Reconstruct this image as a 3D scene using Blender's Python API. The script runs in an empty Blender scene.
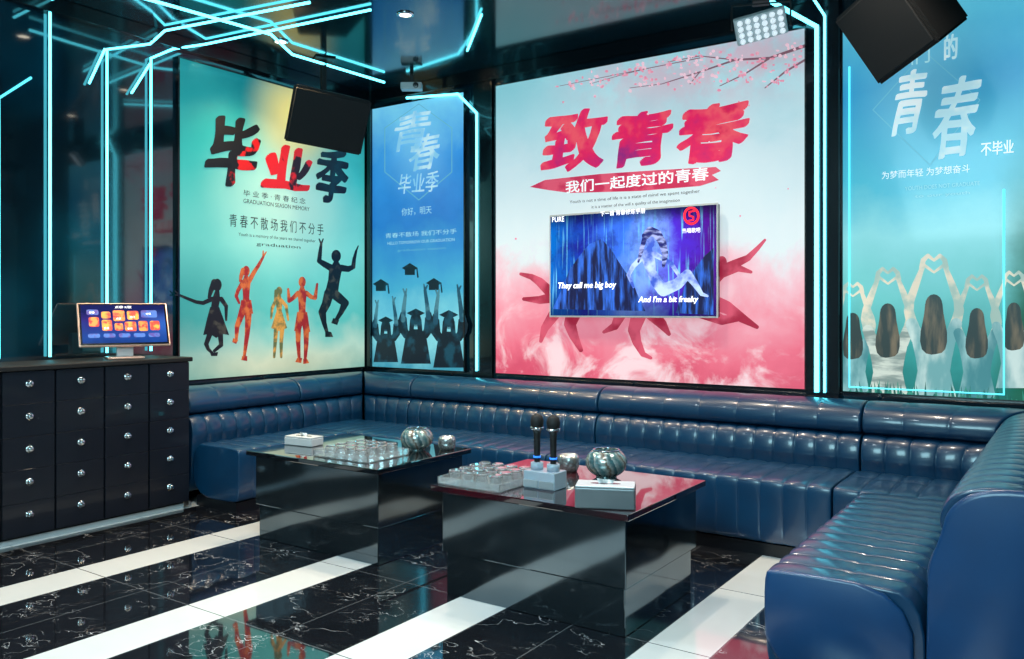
import bpy, bmesh, math, random
from mathutils import Vector, Matrix
from mathutils import noise as mnoise
random.seed(4)
try:
    bpy.context.scene.view_settings.view_transform='Standard'
except Exception: pass
# ------------------------------------------------------------------ survey
H=1.35; FP=833.0; A=math.radians(34.5); HZ=310.0
YB=5.63; XL=-5.5; ZC=3.36
SA,CA=math.sin(A),math.cos(A)
def ray(px):
    t=(px-512)/FP
    return (-SA+CA*t, CA+SA*t)
def on_back(px,py,Y=YB):
    dx,dy=ray(px); d=Y/dy
    return (dx*d, H-(py-HZ)*d/FP)
def on_left(px,py,X=XL):
    dx,dy=ray(px); d=X/dx
    return (dy*d, H-(py-HZ)*d/FP)
# ------------------------------------------------------------------ materials
def col(r,g,b):
    f=lambda c:(c/255/12.92) if c/255<=0.04045 else ((c/255+0.055)/1.055)**2.4
    return (f(r),f(g),f(b),1)
class G:
    def __init__(s,name):
        s.mat=bpy.data.materials.new(name); s.mat.use_nodes=True
        s.nt=s.mat.node_tree; s.n=s.nt.nodes; s.l=s.nt.links
        s.b=s.n['Principled BSDF']
        s.tc=s.n.new('ShaderNodeTexCoord')
    def put(s,inp,v):
        if isinstance(v,bpy.types.NodeSocket): s.l.new(v,inp)
        elif v is not None:
            if isinstance(v,(tuple,list)) and inp.type=='VECTOR': v=v[:3]
            inp.default_value=v
    def m(s,op,a,b=None,c=None):
        n=s.n.new('ShaderNodeMath'); n.operation=op
        for i,v in enumerate((a,b,c)):
            if v is not None: s.put(n.inputs[i],v)
        return n.outputs[0]
    def mix(s,f,a,b,blend='MIX'):
        n=s.n.new('ShaderNodeMix'); n.data_type='RGBA'; n.blend_type=blend
        s.put(n.inputs[0],f); s.put(n.inputs[6],a); s.put(n.inputs[7],b)
        return n.outputs[2]
    def noise(s,scale,detail=3,rough=.5,vec=None,dist=0):
        n=s.n.new('ShaderNodeTexNoise'); n.inputs['Scale'].default_value=scale
        n.inputs['Detail'].default_value=detail; n.inputs['Roughness'].default_value=rough
        n.inputs['Distortion'].default_value=dist
        s.l.new(vec if vec is not None else s.tc.outputs['Object'],n.inputs['Vector'])
        return n.outputs[0]
    def scaled(s,sc):
        n=s.n.new('ShaderNodeMapping'); n.inputs['Scale'].default_value=sc
        s.l.new(s.tc.outputs['Object'],n.inputs['Vector']); return n.outputs[0]
    def ramp(s,f,stops,interp='LINEAR'):
        n=s.n.new('ShaderNodeValToRGB'); e=n.color_ramp.elements; n.color_ramp.interpolation=interp
        while len(e)<len(stops): e.new(.5)
        for i,(p,c) in enumerate(stops):
            e[i].position=p; e[i].color=c
        s.put(n.inputs[0],f); return n.outputs[0]
    def sm(s,x,a,b,lo=0,hi=1):
        n=s.n.new('ShaderNodeMapRange'); n.interpolation_type='SMOOTHSTEP'
        s.put(n.inputs[0],x)
        for i,v in enumerate((a,b,lo,hi)): n.inputs[i+1].default_value=v
        return n.outputs[0]
    def xyz(s,vec=None):
        n=s.n.new('ShaderNodeSeparateXYZ'); s.l.new(vec if vec is not None else s.tc.outputs['Object'],n.inputs[0])
        return n.outputs[0],n.outputs[1],n.outputs[2]
    def blob(s,u,v,cu,cv,ru,rv):
        a=s.m('POWER',s.m('ABSOLUTE',s.m('DIVIDE',s.m('SUBTRACT',u,cu),ru)),2)
        b=s.m('POWER',s.m('ABSOLUTE',s.m('DIVIDE',s.m('SUBTRACT',v,cv),rv)),2)
        return s.sm(s.m('SQRT',s.m('ADD',a,b)),0,1,1,0)
    def bump(s,h,strength=.2,dist=.01):
        n=s.n.new('ShaderNodeBump'); n.inputs['Strength'].default_value=strength; n.inputs['Distance'].default_value=dist
        s.l.new(h,n.inputs['Height']); s.l.new(n.outputs[0],s.b.inputs['Normal'])
    def set(s,**k):
        names=dict(color='Base Color',rough='Roughness',metal='Metallic',coat='Coat Weight',coatr='Coat Roughness',
                   trans='Transmission Weight',ior='IOR',ec='Emission Color',es='Emission Strength',spec='Specular IOR Level',alpha='Alpha')
        for a,v in k.items(): s.put(s.b.inputs[names[a]],v)
        return s.mat
def simple(name,c,rough=.4,metal=0,noise=None,**k):
    g=G(name)
    n=g.noise(noise or 12,3)
    cc=g.mix(g.m('MULTIPLY',n,.35),c,tuple(x*.55 for x in c[:3])+(1,))
    return g.set(color=cc,rough=rough,metal=metal,**k)
def emit(name,c,st):
    g=G(name); return g.set(color=c,ec=c,es=st,rough=.4)
PB=.4
def printed(name,c,es=.7,c2=None,sc=6,lo=.42,hi=.58,stretch=None):
    g=G(name); cc=c
    if c2: cc=g.mix(g.sm(g.noise(sc,4,vec=g.scaled(stretch) if stretch else None),lo,hi),c,c2)
    base=g.mix(1.0,cc,(PB,PB,PB,1),'MULTIPLY')
    return g.set(color=base,ec=cc,es=es,rough=.4)

M={}
g=G('blue_leather'); n=g.noise(5,4); c=g.mix(n,col(3,42,74),col(6,64,100))
g.bump(g.noise(220,2),.1,.002); M['leather']=g.set(color=c,rough=.36,coat=.5,coatr=.12)
g=G('blue_leather_plain'); c=g.mix(g.noise(5,4),col(5,50,92),col(8,66,114))
g.bump(g.noise(200,2),.1,.002); M['leather2']=g.set(color=c,rough=.38,coat=.35,coatr=.2)
M['black']=simple('black_lacquer',col(14,17,22),.18,coat=.4)
M['blackmatte']=simple('black_textured_paint',col(9,11,14),.6)
M['plinth']=simple('dark_plinth',col(10,14,22),.4)
M['chrome']=simple('chrome',col(225,230,235),.16,1)
M['silverplastic']=simple('silver_plastic',col(200,205,208),.35)
M['silver']=simple('brushed_silver',col(190,198,204),.3,.5)
M['rosegold']=simple('rose_gold_frame',col(232,190,170),.28,.5)
M['greymetal']=simple('grey_metal',col(120,126,130),.4,.4)
M['white']=simple('white_plastic',col(225,228,230),.4)
M['grille']=simple('speaker_grille',col(12,14,17),.7,.1,90)
M['neon']=emit('neon_cyan',(.11,.74,.90,1),5.2)
M['neonsoft']=emit('neon_cyan_soft',(.10,.72,.88,1),1.6)
M['lens']=emit('lamp_lens',(1,.86,.66,1),6)
g=G('tumbler_glass'); M['glass']=g.set(color=(.97,.99,1,1),rough=.015,trans=.9,ior=1.55,coat=1,coatr=.02)
g=G('tray_acrylic'); M['acrylic']=g.set(color=(.92,.97,.99,1),rough=.03,trans=.84,ior=1.45,coat=.8,coatr=.02)
g=G('holder_acrylic'); M['holder']=g.set(color=(.50,.62,.72,1),rough=.12,trans=.4,ior=1.4)
g=G('black_glass_top'); c=g.mix(g.noise(4,3),col(8,10,14),col(16,20,26)); M['tabletop']=g.set(color=c,rough=.04,coat=1,coatr=.02,spec=.9)
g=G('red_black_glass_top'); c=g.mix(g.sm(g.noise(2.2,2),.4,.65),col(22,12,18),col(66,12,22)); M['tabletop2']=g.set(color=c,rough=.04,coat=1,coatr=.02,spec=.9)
g=G('smoked_mirror_panel'); g.bump(g.noise(1.5,0,.3,dist=.6),.28,.05); c=g.mix(g.noise(3,2),col(88,100,108),col(116,130,138))
M['mirrorpanel']=g.set(color=c,rough=.09,metal=.95)
g=G('dark_glass_wall')
c=g.mix(g.sm(g.noise(1.1,3),.4,.7),col(4,20,30),col(6,54,70)); g.bump(g.noise(1.2,1),.05,.02)
M['wall']=g.set(color=c,rough=.07,coat=.8,coatr=.03,spec=.9)
g=G('black_mirror_ceiling'); c=g.mix(g.noise(1.3,3),col(5,28,38),col(10,58,70)); g.bump(g.noise(1.5,1),.02,.02)
M['ceiling']=g.set(color=c,rough=.13,metal=.3,coat=.55,coatr=.08)
M['column']=simple('black_column_glass',col(8,14,20),.16,coat=.4)
M['neutral']=simple('grey_wall_paint',col(150,166,172),.6)
# floor
g=G('marble_floor'); x,y,z=g.xyz(); PER=.96; SW=.27
fx=g.m('MODULO',g.m('ADD',x,4.21+SW/2+PER*20),PER)
fy=g.m('MODULO',g.m('ADD',y,20*.8+.1),.8)
stripe=g.m('LESS_THAN',fx,SW)
gx=g.m('LESS_THAN',g.m('ABSOLUTE',g.m('SUBTRACT',fx,SW)),.0035)
gx0=g.m('LESS_THAN',fx,.0035)
gx2=g.m('LESS_THAN',g.m('ABSOLUTE',g.m('SUBTRACT',fx,SW+.345)),.0025)
gy=g.m('LESS_THAN',fy,.006)
grout=g.m('MAXIMUM',g.m('MAXIMUM',gx,gx0),g.m('MAXIMUM',gx2,gy))
def vein(sc,w,off,dist,sy=1.8):
    mp=g.n.new('ShaderNodeMapping'); mp.inputs['Location'].default_value=(off,off*1.7,0); mp.inputs['Rotation'].default_value=(0,0,off)
    mp.inputs['Scale'].default_value=(1,sy,1)
    g.l.new(g.tc.outputs['Object'],mp.inputs[0])
    nn=g.noise(sc,4,.55,mp.outputs[0],dist)
    return g.sm(g.m('ABSOLUTE',g.m('SUBTRACT',nn,.5)),0,w,1,0)
v1=g.m('MULTIPLY',vein(2.2,.0036,1.3,.15),g.sm(g.noise(3.1,2),.48,.58))
v2=g.m('MULTIPLY',vein(3.4,.0036,4.1,.1),g.sm(g.noise(4.1,2),.51,.6))
v3=g.m('MULTIPLY',vein(5.0,.004,2.4,.1),g.sm(g.noise(5.1,2),.52,.62))
vv=g.m('MAXIMUM',g.m('MAXIMUM',v1,g.m('MULTIPLY',v2,.7)),g.m('MULTIPLY',v3,.45))
blk=g.mix(g.noise(5,5),col(10,12,16),col(28,30,36))
blk=g.mix(vv,blk,col(205,207,210))
wht=g.mix(g.noise(3,4),col(242,242,240),col(222,226,226))
c=g.mix(stripe,blk,wht); c=g.mix(grout,c,col(96,100,104))
M['floor']=g.set(color=c,rough=g.m('ADD',g.m('MULTIPLY',stripe,.12),.05),coat=1,coatr=.03,spec=.8)
# prints
M['ink']=printed('print_ink_black',col(14,30,42),.4)
M['inkred']=printed('print_ink_black_red',col(12,18,28),.8,col(200,24,30),4,.58,.62)
M['inkred2']=printed('print_ink_red',col(214,26,36),.8,col(40,16,28),5,.55,.6)
M['inkteal']=printed('print_ink_teal',col(8,48,60),.7,col(16,22,34),5)
M['orange']=printed('print_orange_red',col(214,110,56),.7,col(160,34,40),14,.4,.6)
M['yellowish']=printed('print_amber_green',col(222,160,76),.7,col(100,110,70),14,.4,.6)
M['jumper']=printed('print_dark_photo',col(14,22,32),.7,col(66,66,60),14,.52,.68)
M['crimsonfig']=printed('print_crimson_blush',col(214,86,112),.8,col(164,34,64),4,.4,.62)
g=G('print_crimson_gradient'); x,y,z=g.xyz()
c=g.ramp(g.noise(2.8,4,.6),[(.3,col(140,36,120)),(.40,col(206,30,104)),(.5,col(226,30,92)),(.6,col(238,84,100)),(.68,col(214,24,80)),(.8,col(170,30,100))])
M['crimson']=g.set(color=g.mix(1.0,c,(PB,PB,PB,1),'MULTIPLY'),ec=c,es=.85,rough=.4)
M['strip']=printed('print_red_brush',col(200,44,86),.8,col(222,84,112),8)
M['whiteink']=printed('print_white',col(240,250,253),.9)
M['paleink']=printed('print_pale_brush',col(226,244,248),.8,col(180,224,236),4)
M['softwhite']=printed('print_soft_white',col(190,226,240),.85,col(130,196,230),5)
M['cyanink']=printed('print_pale_cyan',col(170,226,238),.75)
M['faint']=printed('print_faint_cyan',col(110,190,215),.7)
M['navy']=printed('print_navy',col(5,26,44),.6,col(20,76,98),9,.48,.66)
M['branch']=printed('print_branch',col(130,90,106),.75)
M['blossom']=printed('print_blossom',col(226,140,164),.85,col(240,196,210),12)
M['hairp']=printed('print_hair',col(44,58,58),.8,col(120,108,88),7,.42,.72,(3,1,.5))
M['skinp']=printed('print_skin',col(222,212,190),.85,col(160,186,176),7)
M['shirtp']=printed('print_shirt',col(110,166,170),.8,col(206,226,222),4,.38,.66,(2.2,1,.8))
M['shirtp2']=printed('print_shirt_teal',col(70,136,144),.78,col(150,196,198),4,.38,.66,(2.2,1,.8))
M['shirtp3']=printed('print_shirt_striped',col(130,148,144),.8,col(204,214,204),5,.4,.6,(1,1,4))
M['grassp']=printed('print_grass',col(16,92,84),.7,col(60,150,130),14,.4,.6,(4,1,.6))

def art(name,w,h,fn,es=.5,rough=.3,coat=.12):
    g=G(name); x,y,z=g.xyz()
    u=g.m('DIVIDE',x,w); v=g.m('DIVIDE',z,h)
    c=fn(g,u,v)
    base=g.mix(1.0,c,(PB,PB,PB,1),'MULTIPLY')
    return g.set(color=base,ec=c,es=es,rough=rough,coat=coat,coatr=.06)

# ------------------------------------------------------------------ mesh helpers
COLL=bpy.context.scene.collection
def mesh_obj(name,me,mat,parent=None,smooth=False):
    o=bpy.data.objects.new(name,me); COLL.objects.link(o)
    if mat: me.materials.append(mat)
    if smooth:
        for p in me.polygons: p.use_smooth=True
    if parent: o.parent=parent
    return o
def raw(name,vs,fs,mat,parent=None,smooth=False):
    me=bpy.data.meshes.new(name); me.from_pydata(vs,[],fs); me.update()
    bm=bmesh.new(); bm.from_mesh(me); bmesh.ops.recalc_face_normals(bm,faces=bm.faces); bm.to_mesh(me); bm.free()
    return mesh_obj(name,me,mat,parent,smooth)
def flat(name,polys,mat,parent):
    """flat printed shapes in the local XZ plane, facing -y"""
    vs=[];fs=[]
    for i,(pl,y) in enumerate(polys):
        b=len(vs); a=sum(pl[k][0]*pl[(k+1)%len(pl)][1]-pl[(k+1)%len(pl)][0]*pl[k][1] for k in range(len(pl)))
        if a<0: pl=pl[::-1]
        vs+=[(p[0],y-i*2e-5,p[1]) for p in pl]; fs.append(tuple(range(b,b+len(pl))))
    me=bpy.data.meshes.new(name); me.from_pydata(vs,[],fs); me.update()
    return mesh_obj(name,me,mat,parent)
def bm_obj(name,bm,mat,parent=None,smooth=False):
    me=bpy.data.meshes.new(name); bm.to_mesh(me); bm.free()
    return mesh_obj(name,me,mat,parent,smooth)
def box(name,lo,hi,mat,parent=None,bev=0,seg=2,smooth=False):
    bm=bmesh.new(); bmesh.ops.create_cube(bm,size=1)
    s=[hi[i]-lo[i] for i in range(3)]; c=[(hi[i]+lo[i])/2 for i in range(3)]
    for v in bm.verts: v.co=Vector((v.co.x*s[0]+c[0],v.co.y*s[1]+c[1],v.co.z*s[2]+c[2]))
    if bev: bmesh.ops.bevel(bm,geom=bm.edges[:],offset=bev,segments=seg,affect='EDGES',profile=.5)
    return bm_obj(name,bm,mat,parent,smooth)
def lathe(name,prof,mat,parent=None,seg=32,loc=(0,0,0),axis='z',smooth=True):
    vs=[];fs=[];n=len(prof)
    for k in range(seg):
        a=2*math.pi*k/seg
        for r,z in prof:
            p=(r*math.cos(a),r*math.sin(a),z)
            if axis=='y': p=(p[0],-p[2],p[1])
            if axis=='x': p=(p[2],p[0],p[1])
            vs.append((p[0]+loc[0],p[1]+loc[1],p[2]+loc[2]))
    for k in range(seg):
        for i in range(n-1):
            a=k*n+i;b=((k+1)%seg)*n+i
            fs.append((a,b,b+1,a+1))
    me=bpy.data.meshes.new(name); me.from_pydata(vs,[],fs)
    bm=bmesh.new(); bm.from_mesh(me); bmesh.ops.remove_doubles(bm,verts=bm.verts,dist=1e-6)
    bmesh.ops.recalc_face_normals(bm,faces=bm.faces); bm.to_mesh(me); bm.free()
    return mesh_obj(name,me,mat,parent,smooth)
def tube_mesh(name,paths,r,mat,parent=None):
    cu=bpy.data.curves.new(name,'CURVE'); cu.dimensions='3D'; cu.bevel_depth=r; cu.bevel_resolution=3; cu.use_fill_caps=True
    for pts in paths:
        sp=cu.splines.new('POLY'); sp.points.add(len(pts)-1)
        for i,p in enumerate(pts): sp.points[i].co=(*p,1)
    o=bpy.data.objects.new(name,cu); COLL.objects.link(o)
    dg=bpy.context.evaluated_depsgraph_get(); me=bpy.data.meshes.new_from_object(o.evaluated_get(dg))
    bpy.data.objects.remove(o); me.name=name; me.materials.clear()
    return mesh_obj(name,me,mat,parent,True)
def text(name,s,bx,mat,parent,y=-.036,bold=0,shear=0,rot=0,brush=0,nib=None):
    """bx=(x0,z0,x1,z1) local, string is fitted to the box; bold/brush in metres; nib = flat brush angle"""
    cu=bpy.data.curves.new(name,'FONT'); cu.body=s; cu.size=1; cu.shear=shear; cu.fill_mode='FRONT'
    cu.resolution_u=3
    o=bpy.data.objects.new(name,cu); COLL.objects.link(o)
    bpy.context.view_layer.update()
    dg=bpy.context.evaluated_depsgraph_get(); me=bpy.data.meshes.new_from_object(o.evaluated_get(dg))
    bpy.data.objects.remove(o)
    if not me.vertices: return None
    if brush:
        bm=bmesh.new(); bm.from_mesh(me)
        for _ in range(2):
            ed=[e for e in bm.edges if e.calc_length()>.07]
            if ed: bmesh.ops.subdivide_edges(bm,edges=ed,cuts=1)
            bmesh.ops.triangulate(bm,faces=bm.faces)
        bm.to_mesh(me); bm.free()
    cr,sr=math.cos(rot),math.sin(rot)
    Pp=[(v.co.x*cr-v.co.y*sr,v.co.x*sr+v.co.y*cr) for v in me.vertices]
    xs=[p[0] for p in Pp]; ys=[p[1] for p in Pp]
    sx=(bx[2]-bx[0]-2*bold)/max(1e-6,max(xs)-min(xs)); sz=(bx[3]-bx[1]-2*bold)/max(1e-6,max(ys)-min(ys))
    base=[(bx[0]+bold+(p[0]-min(xs))*sx,bx[1]+bold+(p[1]-min(ys))*sz) for p in Pp]
    offs=[(0,0)]
    if bold:
        K=14; na=math.radians(nib if nib is not None else 0); mn=.42 if nib is not None else .7
        for k in range(K):
            a=k*2*math.pi/K; ex=bold*math.cos(a); ez=bold*mn*math.sin(a)
            offs.append((ex*math.cos(na)-ez*math.sin(na),ex*math.sin(na)+ez*math.cos(na)))
    vs=[];fs=[]
    polys=[tuple(p.vertices) for p in me.polygons]
    for i,(ox,oz) in enumerate(offs):
        b=len(vs)
        for (px,pz) in base:
            if brush:
                w=.9+.7*mnoise.noise(Vector((px*6,pz*6,3.1)))
                dx=brush*mnoise.noise(Vector((px*4,pz*4,0))); dz=brush*mnoise.noise(Vector((px*4,pz*4,7)))
            else: w=1;dx=dz=0
            vs.append((px+ox*w+dx,y-i*4e-5,pz+oz*w+dz))
        fs+=[tuple(v+b for v in p) for p in polys]
    me2=bpy.data.meshes.new(name); me2.from_pydata(vs,[],fs); me2.update()
    bpy.data.meshes.remove(me)
    return mesh_obj(name,me2,mat,parent)
def root(name,label,cat,loc=(0,0,0),rz=0,group=None):
    o=bpy.data.objects.new(name,None); o.empty_display_size=.1; COLL.objects.link(o)
    o.location=loc; o.rotation_euler=(0,0,rz); o['label']=label; o['category']=cat
    if group: o['group']=group
    return o
def tag(o,label,cat,group=None):
    o['label']=label; o['category']=cat
    if group: o['group']=group
    return o
def struct(o): o['kind']='structure'; return o
def copy_tree(o,loc,rz=None):
    def cp(x,par):
        n=x.copy(); COLL.objects.link(n)
        if par: n.parent=par; n.matrix_parent_inverse=x.matrix_parent_inverse.copy()
        for c in x.children: cp(c,n)
        return n
    n=cp(o,None); n.location=loc
    if rz is not None: n.rotation_euler=(0,0,rz)
    return n
def caps(p,q,r1,r2,n=7):
    a=math.atan2(q[1]-p[1],q[0]-p[0]); out=[]
    for i in range(n+1):
        t=a+math.pi/2+math.pi*i/n; out.append((p[0]+r1*math.cos(t),p[1]+r1*math.sin(t)))
    for i in range(n+1):
        t=a-math.pi/2+math.pi*i/n; out.append((q[0]+r2*math.cos(t),q[1]+r2*math.sin(t)))
    return out
def shapes(P,items,y):
    out=[]
    for it in items:
        if it[0]=='l':
            for a,b in zip(it[1],it[1][1:]): out.append(caps(a,b,a[2],b[2]))
        elif it[0]=='p': out.append(it[1])
        else:
            rx=it[3]; ry=it[4] if len(it)>4 else it[3]
            out.append([(it[1]+rx*math.cos(k*math.pi/8),it[2]+ry*math.sin(k*math.pi/8)) for k in range(16)])
    return [([P(*q) for q in pl],y) for pl in out]
# ------------------------------------------------------------------ room
XR=1.2; YF=-1.6
struct(box('floor',(XL-.1,YF-.1,-.1),(XR+.1,YB+.1,0),M['floor']))
struct(box('ceiling',(XL-.1,YF-.1,ZC),(XR+.1,YB+.1,ZC+.1),M['ceiling']))
struct(box('wall_back',(XL-.1,YB,0),(XR+.1,YB+.1,ZC),M['wall']))
struct(box('wall_left',(XL-.1,YF,0),(XL,YB,ZC),M['wall']))
struct(box('wall_right',(XR,YF,0),(XR+.1,YB,ZC),M['neutral']))
struct(box('wall_front',(XL,YF-.1,0),(XR,YF,ZC),M['neutral']))
struct(box('trim_1',(-1.50,YB-.07,.0),(-1.29,YB,ZC),M['column'],bev=.004))
struct(box('trim_2',(-4.25,YB-.03,.0),(-4.05,YB,ZC),M['column'],bev=.004))
struct(box('trim_3',(XL,YB-.06,0),(XL+.09,YB,ZC),M['column'],bev=.004))
struct(box('trim_4',(XL,YF,ZC-.10),(XL+.05,YB-.06,ZC),M['column'],bev=.004))
struct(box('trim_5',(XL+.09,YB-.05,ZC-.10),(-1.5,YB,ZC),M['column'],bev=.004))
struct(box('baseboard_left',(XL,YF,0),(XL+.015,1.9,.09),M['silverplastic'],bev=.003))
# ------------------------------------------------------------------ posters
def poster(side,x0,x1,z0,z1,label,fn,es):
    w=x1-x0;h=z1-z0
    if side=='back': r=root('poster',label,'poster',(x0,YB,z0),0)
    else: r=root('poster',label,'poster',(XL,x0,z0),math.pi/2)
    box('printed_panel',(0,-.03,0),(w,-.0,h),art('poster_art_%d'%len(bpy.data.materials),w,h,fn,es),r)
    t=.012
    fr=[(-t,-t,w+t,0),(-t,h,w+t,h+t),(-t,0,0,h),(w,0,w+t,h)]
    bm=bmesh.new()
    for a,b,c,d in fr:
        m=bmesh.ops.create_cube(bm,size=1)
        for v in m['verts']: v.co=Vector(((a+c)/2+v.co.x*(c-a),-.018+v.co.y*.036,(b+d)/2+v.co.z*(d-b)))
    bmesh.ops.remove_doubles(bm,verts=bm.verts,dist=1e-5)
    bm_obj('frame',bm,M['column'],r)
    if side=='back': P=lambda px,py:(lambda q:(q[0]-x0,q[1]-z0))(on_back(px,py,YB-.03))
    else: P=lambda px,py:(lambda q:(q[0]-x0,q[1]-z0))(on_left(px,py,XL+.03))
    def T(name,s,b,mat,**k):
        xc=(b[0]+b[2])/2
        return text(name,s,(P(b[0],b[1])[0],P(xc,b[3])[1],P(b[2],b[1])[0],P(xc,b[1])[1]),mat,r,**k)
    return r,P,T
Y1=-.032
# poster 1 (left wall)
def a1(g,u,v):
    n=g.noise(2.2,5,.55)
    vv=g.m('ADD',v,g.m('MULTIPLY',g.m('SUBTRACT',n,.5),.25))
    c=g.ramp(vv,[(0,col(120,180,170)),(.08,col(180,216,200)),(.2,col(90,190,184)),(.45,col(120,214,206)),(.72,col(60,184,184)),(1,col(10,120,128))])
    c=g.mix(g.m('MULTIPLY',g.blob(u,v,.0,.2,.5,.45),.7),c,col(20,128,132))
    c=g.mix(g.m('MULTIPLY',g.blob(u,v,.0,.75,.4,.5),.6),c,col(20,154,154))
    c=g.mix(g.m('MULTIPLY',g.blob(u,v,.52,.60,.5,.32),.7),c,col(206,240,222))
    c=g.mix(g.m('MULTIPLY',g.blob(u,v,.57,.90,.30,.24),.95),c,col(255,232,136))  # warm downlight glow at the top, painted into the poster colour
    c=g.mix(g.m('MULTIPLY',g.blob(u,v,.5,.03,.7,.1),.6),c,col(214,206,170))
    return c
ya=on_left(177,60)[0]; yb=on_left(362,60)[0]
r1,P,T=poster('left',ya,yb,.83,3.2,'teal graduation poster with painted-in downlight glow and jumping silhouettes',a1,.84)
T('lettering','毕',(204,114,260,189),M['inkred'],bold=.032,shear=.22,rot=.08,brush=.02,nib=38)
T('lettering','业',(260,144,313,192),M['inkred2'],bold=.036,shear=.14,rot=.03,brush=.02,nib=38)
T('lettering','季',(314,148,349,205),M['inkteal'],bold=.026,shear=.18,brush=.02,nib=38)
T('lettering','毕 业 季 · 青 春 纪 念',(243,194,305,200),M['ink'])
T('lettering','GRADUATION SEASON MEMORY',(243,203,309,207),M['ink'])
T('lettering','青 春 不 散 场 我 们 不 分 手',(229,219,323,231),M['ink'])
T('lettering','Youth is a memory of the years we shared together',(238,236,315,240),M['ink'])
T('lettering','graduation',(256,244,300,248),M['ink'])
figs=[
 ('jumper',[('c',217,285,4.6,6.4),('l',[(217,292,2.4),(216,299,4),(214,311,3.6)]),('p',[(210,307),(219,307),(223,318),(229,335),(222,334),(216,338),(210,334),(203,335),(207,318)]),
   ('l',[(212,299,2.4),(203,303,2),(196,302,1.8),(186,298,1.5),(179,295,1.2)]),('l',[(179,295,1),(175,291,.6)]),('l',[(179,295,1),(175,295,.6)]),('l',[(221,299,2.4),(226,306,1.9),(226,320,1.1)]),
   ('l',[(210,333,2.8),(206,344,2.2),(208,349,1.8),(213,354,1.2)]),('l',[(220,333,2.8),(221,345,2.1),(214,351,1.5)]),('l',[(214,282,3),(211,290,2.6),(209,297,1.6)]),('p',[(210,353),(218,352),(217,356),(211,356)])]),
 ('orange',[('c',246,271,3.6,5.2),('l',[(246,277,2.2),(246,283,4.4),(246,292,3.4),(246,298,3.1),(246,306,4.2)]),('l',[(249,281,2.4),(254,272,2.1),(258,266,1.8),(263,257,1.2)]),('l',[(263,257,1),(266,252,.6)]),('l',[(263,257,1),(263,251,.6)]),
   ('p',[(241,300),(251,300),(253,314),(246,311),(239,315)]),('l',[(243,270,2.4),(241,276,2),(240,281,1.2)]),
   ('l',[(243,282,2.4),(238,290,1.9),(236,296,1.7),(239,303,1.1)]),('l',[(244,306,3.9),(240,318,3.0),(237,326,2.5),(236,340,1.4)]),('l',[(248,306,3.9),(248,320,3.1),(247,334,2.4),(244,357,1.4)]),
   ('p',[(233,338),(238,340),(236,344),(232,342)]),('p',[(242,356),(247,356),(247,361),(241,360)])]),
 ('yellowish',[('c',279,291,3.1,4.4),('l',[(279,296,1.9),(279,302,3.3),(279,310,2.6),(279,316,3.2)]),('p',[(276,312),(282,312),(287,328),(279,331),(271,328)]),('l',[(276,291,1.8),(275,300,1.2)]),
   ('l',[(281,300,1.8),(286,306,1.6),(288,320,1)]),('l',[(276,300,1.8),(272,308,1.6),(271,318,1)]),
   ('l',[(276,328,2.3),(275,342,1.8),(274,357,1.2)]),('l',[(282,328,2.3),(281,342,1.8),(281,357,1.2)])]),
 ('orange',[('c',302,282,3.6,5.4),('l',[(302,288,2.2),(302,294,4.6),(302,303,3.6),(302,310,3.3),(302,317,4.2)]),('l',[(298,293,2.4),(293,298,2.1),(289,301,1.9),(288,289,1.1)]),
   ('p',[(297,312),(307,312),(310,332),(304,331),(302,322),(300,331),(294,331)]),
   ('l',[(306,293,2.4),(311,297,2.1),(315,298,1.9),(317,284,1.1)]),('l',[(300,317,3.7),(298,330,2.9),(298,342,2.3),(299,359,1.4)]),('l',[(304,317,3.7),(306,330,2.9),(306,344,2.3),(305,360,1.4)]),
   ('p',[(297,358),(302,358),(301,363),(295,362)]),('p',[(303,359),(307,359),(309,363),(303,364)])]),
 ('jumper',[('c',336,256,4.8,6.2),('l',[(336,262,2.6),(336,269,6.2),(334,279,4.8),(332,286,4.2),(331,293,4.9)]),('p',[(329,268),(342,268),(339,284),(338,292),(325,292),(328,280)]),('l',[(331,268,3.4),(324,264,3),(319,261,2.3),(320,252,1.9),(321,244,1.3)]),('l',[(321,244,1),(319,239,.6)]),('l',[(321,244,1),(323,239,.6)]),
   ('l',[(341,268,3.4),(348,269,3),(353,267,2.2),(354,259,1.8),(356,251,1.2)]),('l',[(356,251,1),(358,246,.6)]),('l',[(333,293,5),(340,299,4.5),(345,303,3.8),(341,312,2.6),(336,320,1.8)]),('l',[(329,293,5),(326,304,4.4),(322,312,3.8),(324,323,2.4),(327,333,1.6)]),
   ('p',[(325,331),(331,332),(333,337),(325,337)]),('p',[(333,318),(339,320),(337,325),(331,323)])]),
]
for k,(m,it) in enumerate(figs): flat('printed_figure',shapes(P,it,Y1),M[m],r1)
# poster 2
def a2(g,u,v):
    n=g.noise(2.6,5,.6)
    vv=g.m('ADD',v,g.m('MULTIPLY',g.m('SUBTRACT',n,.5),.3))
    c=g.ramp(vv,[(0,col(60,150,176)),(.12,col(130,210,222)),(.3,col(70,170,206)),(.55,col(30,120,200)),(.8,col(56,150,226)),(1,col(120,205,240))])
    return g.mix(g.m('MULTIPLY',g.blob(u,v,.5,.8,.5,.22),.4),c,col(130,208,240))
x0=on_back(374,200)[0]; x1=on_back(466,200)[0]
r2,P,T=poster('back',x0,x1,.83,3.2,'narrow blue poster with graduates tossing caps',a2,.8)
T('lettering','青',(395,111,431,150),M['softwhite'],shear=.2,brush=.02,bold=.007,nib=40)
T('lettering','春',(409,133,441,170),M['softwhite'],shear=.2,brush=.02,bold=.007,nib=40)
T('lettering','毕业季',(399,173,440,193),M['softwhite'],bold=.003,brush=.015,nib=40,shear=.15)
T('lettering','你好，明天',(402,207,432,215),M['cyanink'])
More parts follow.
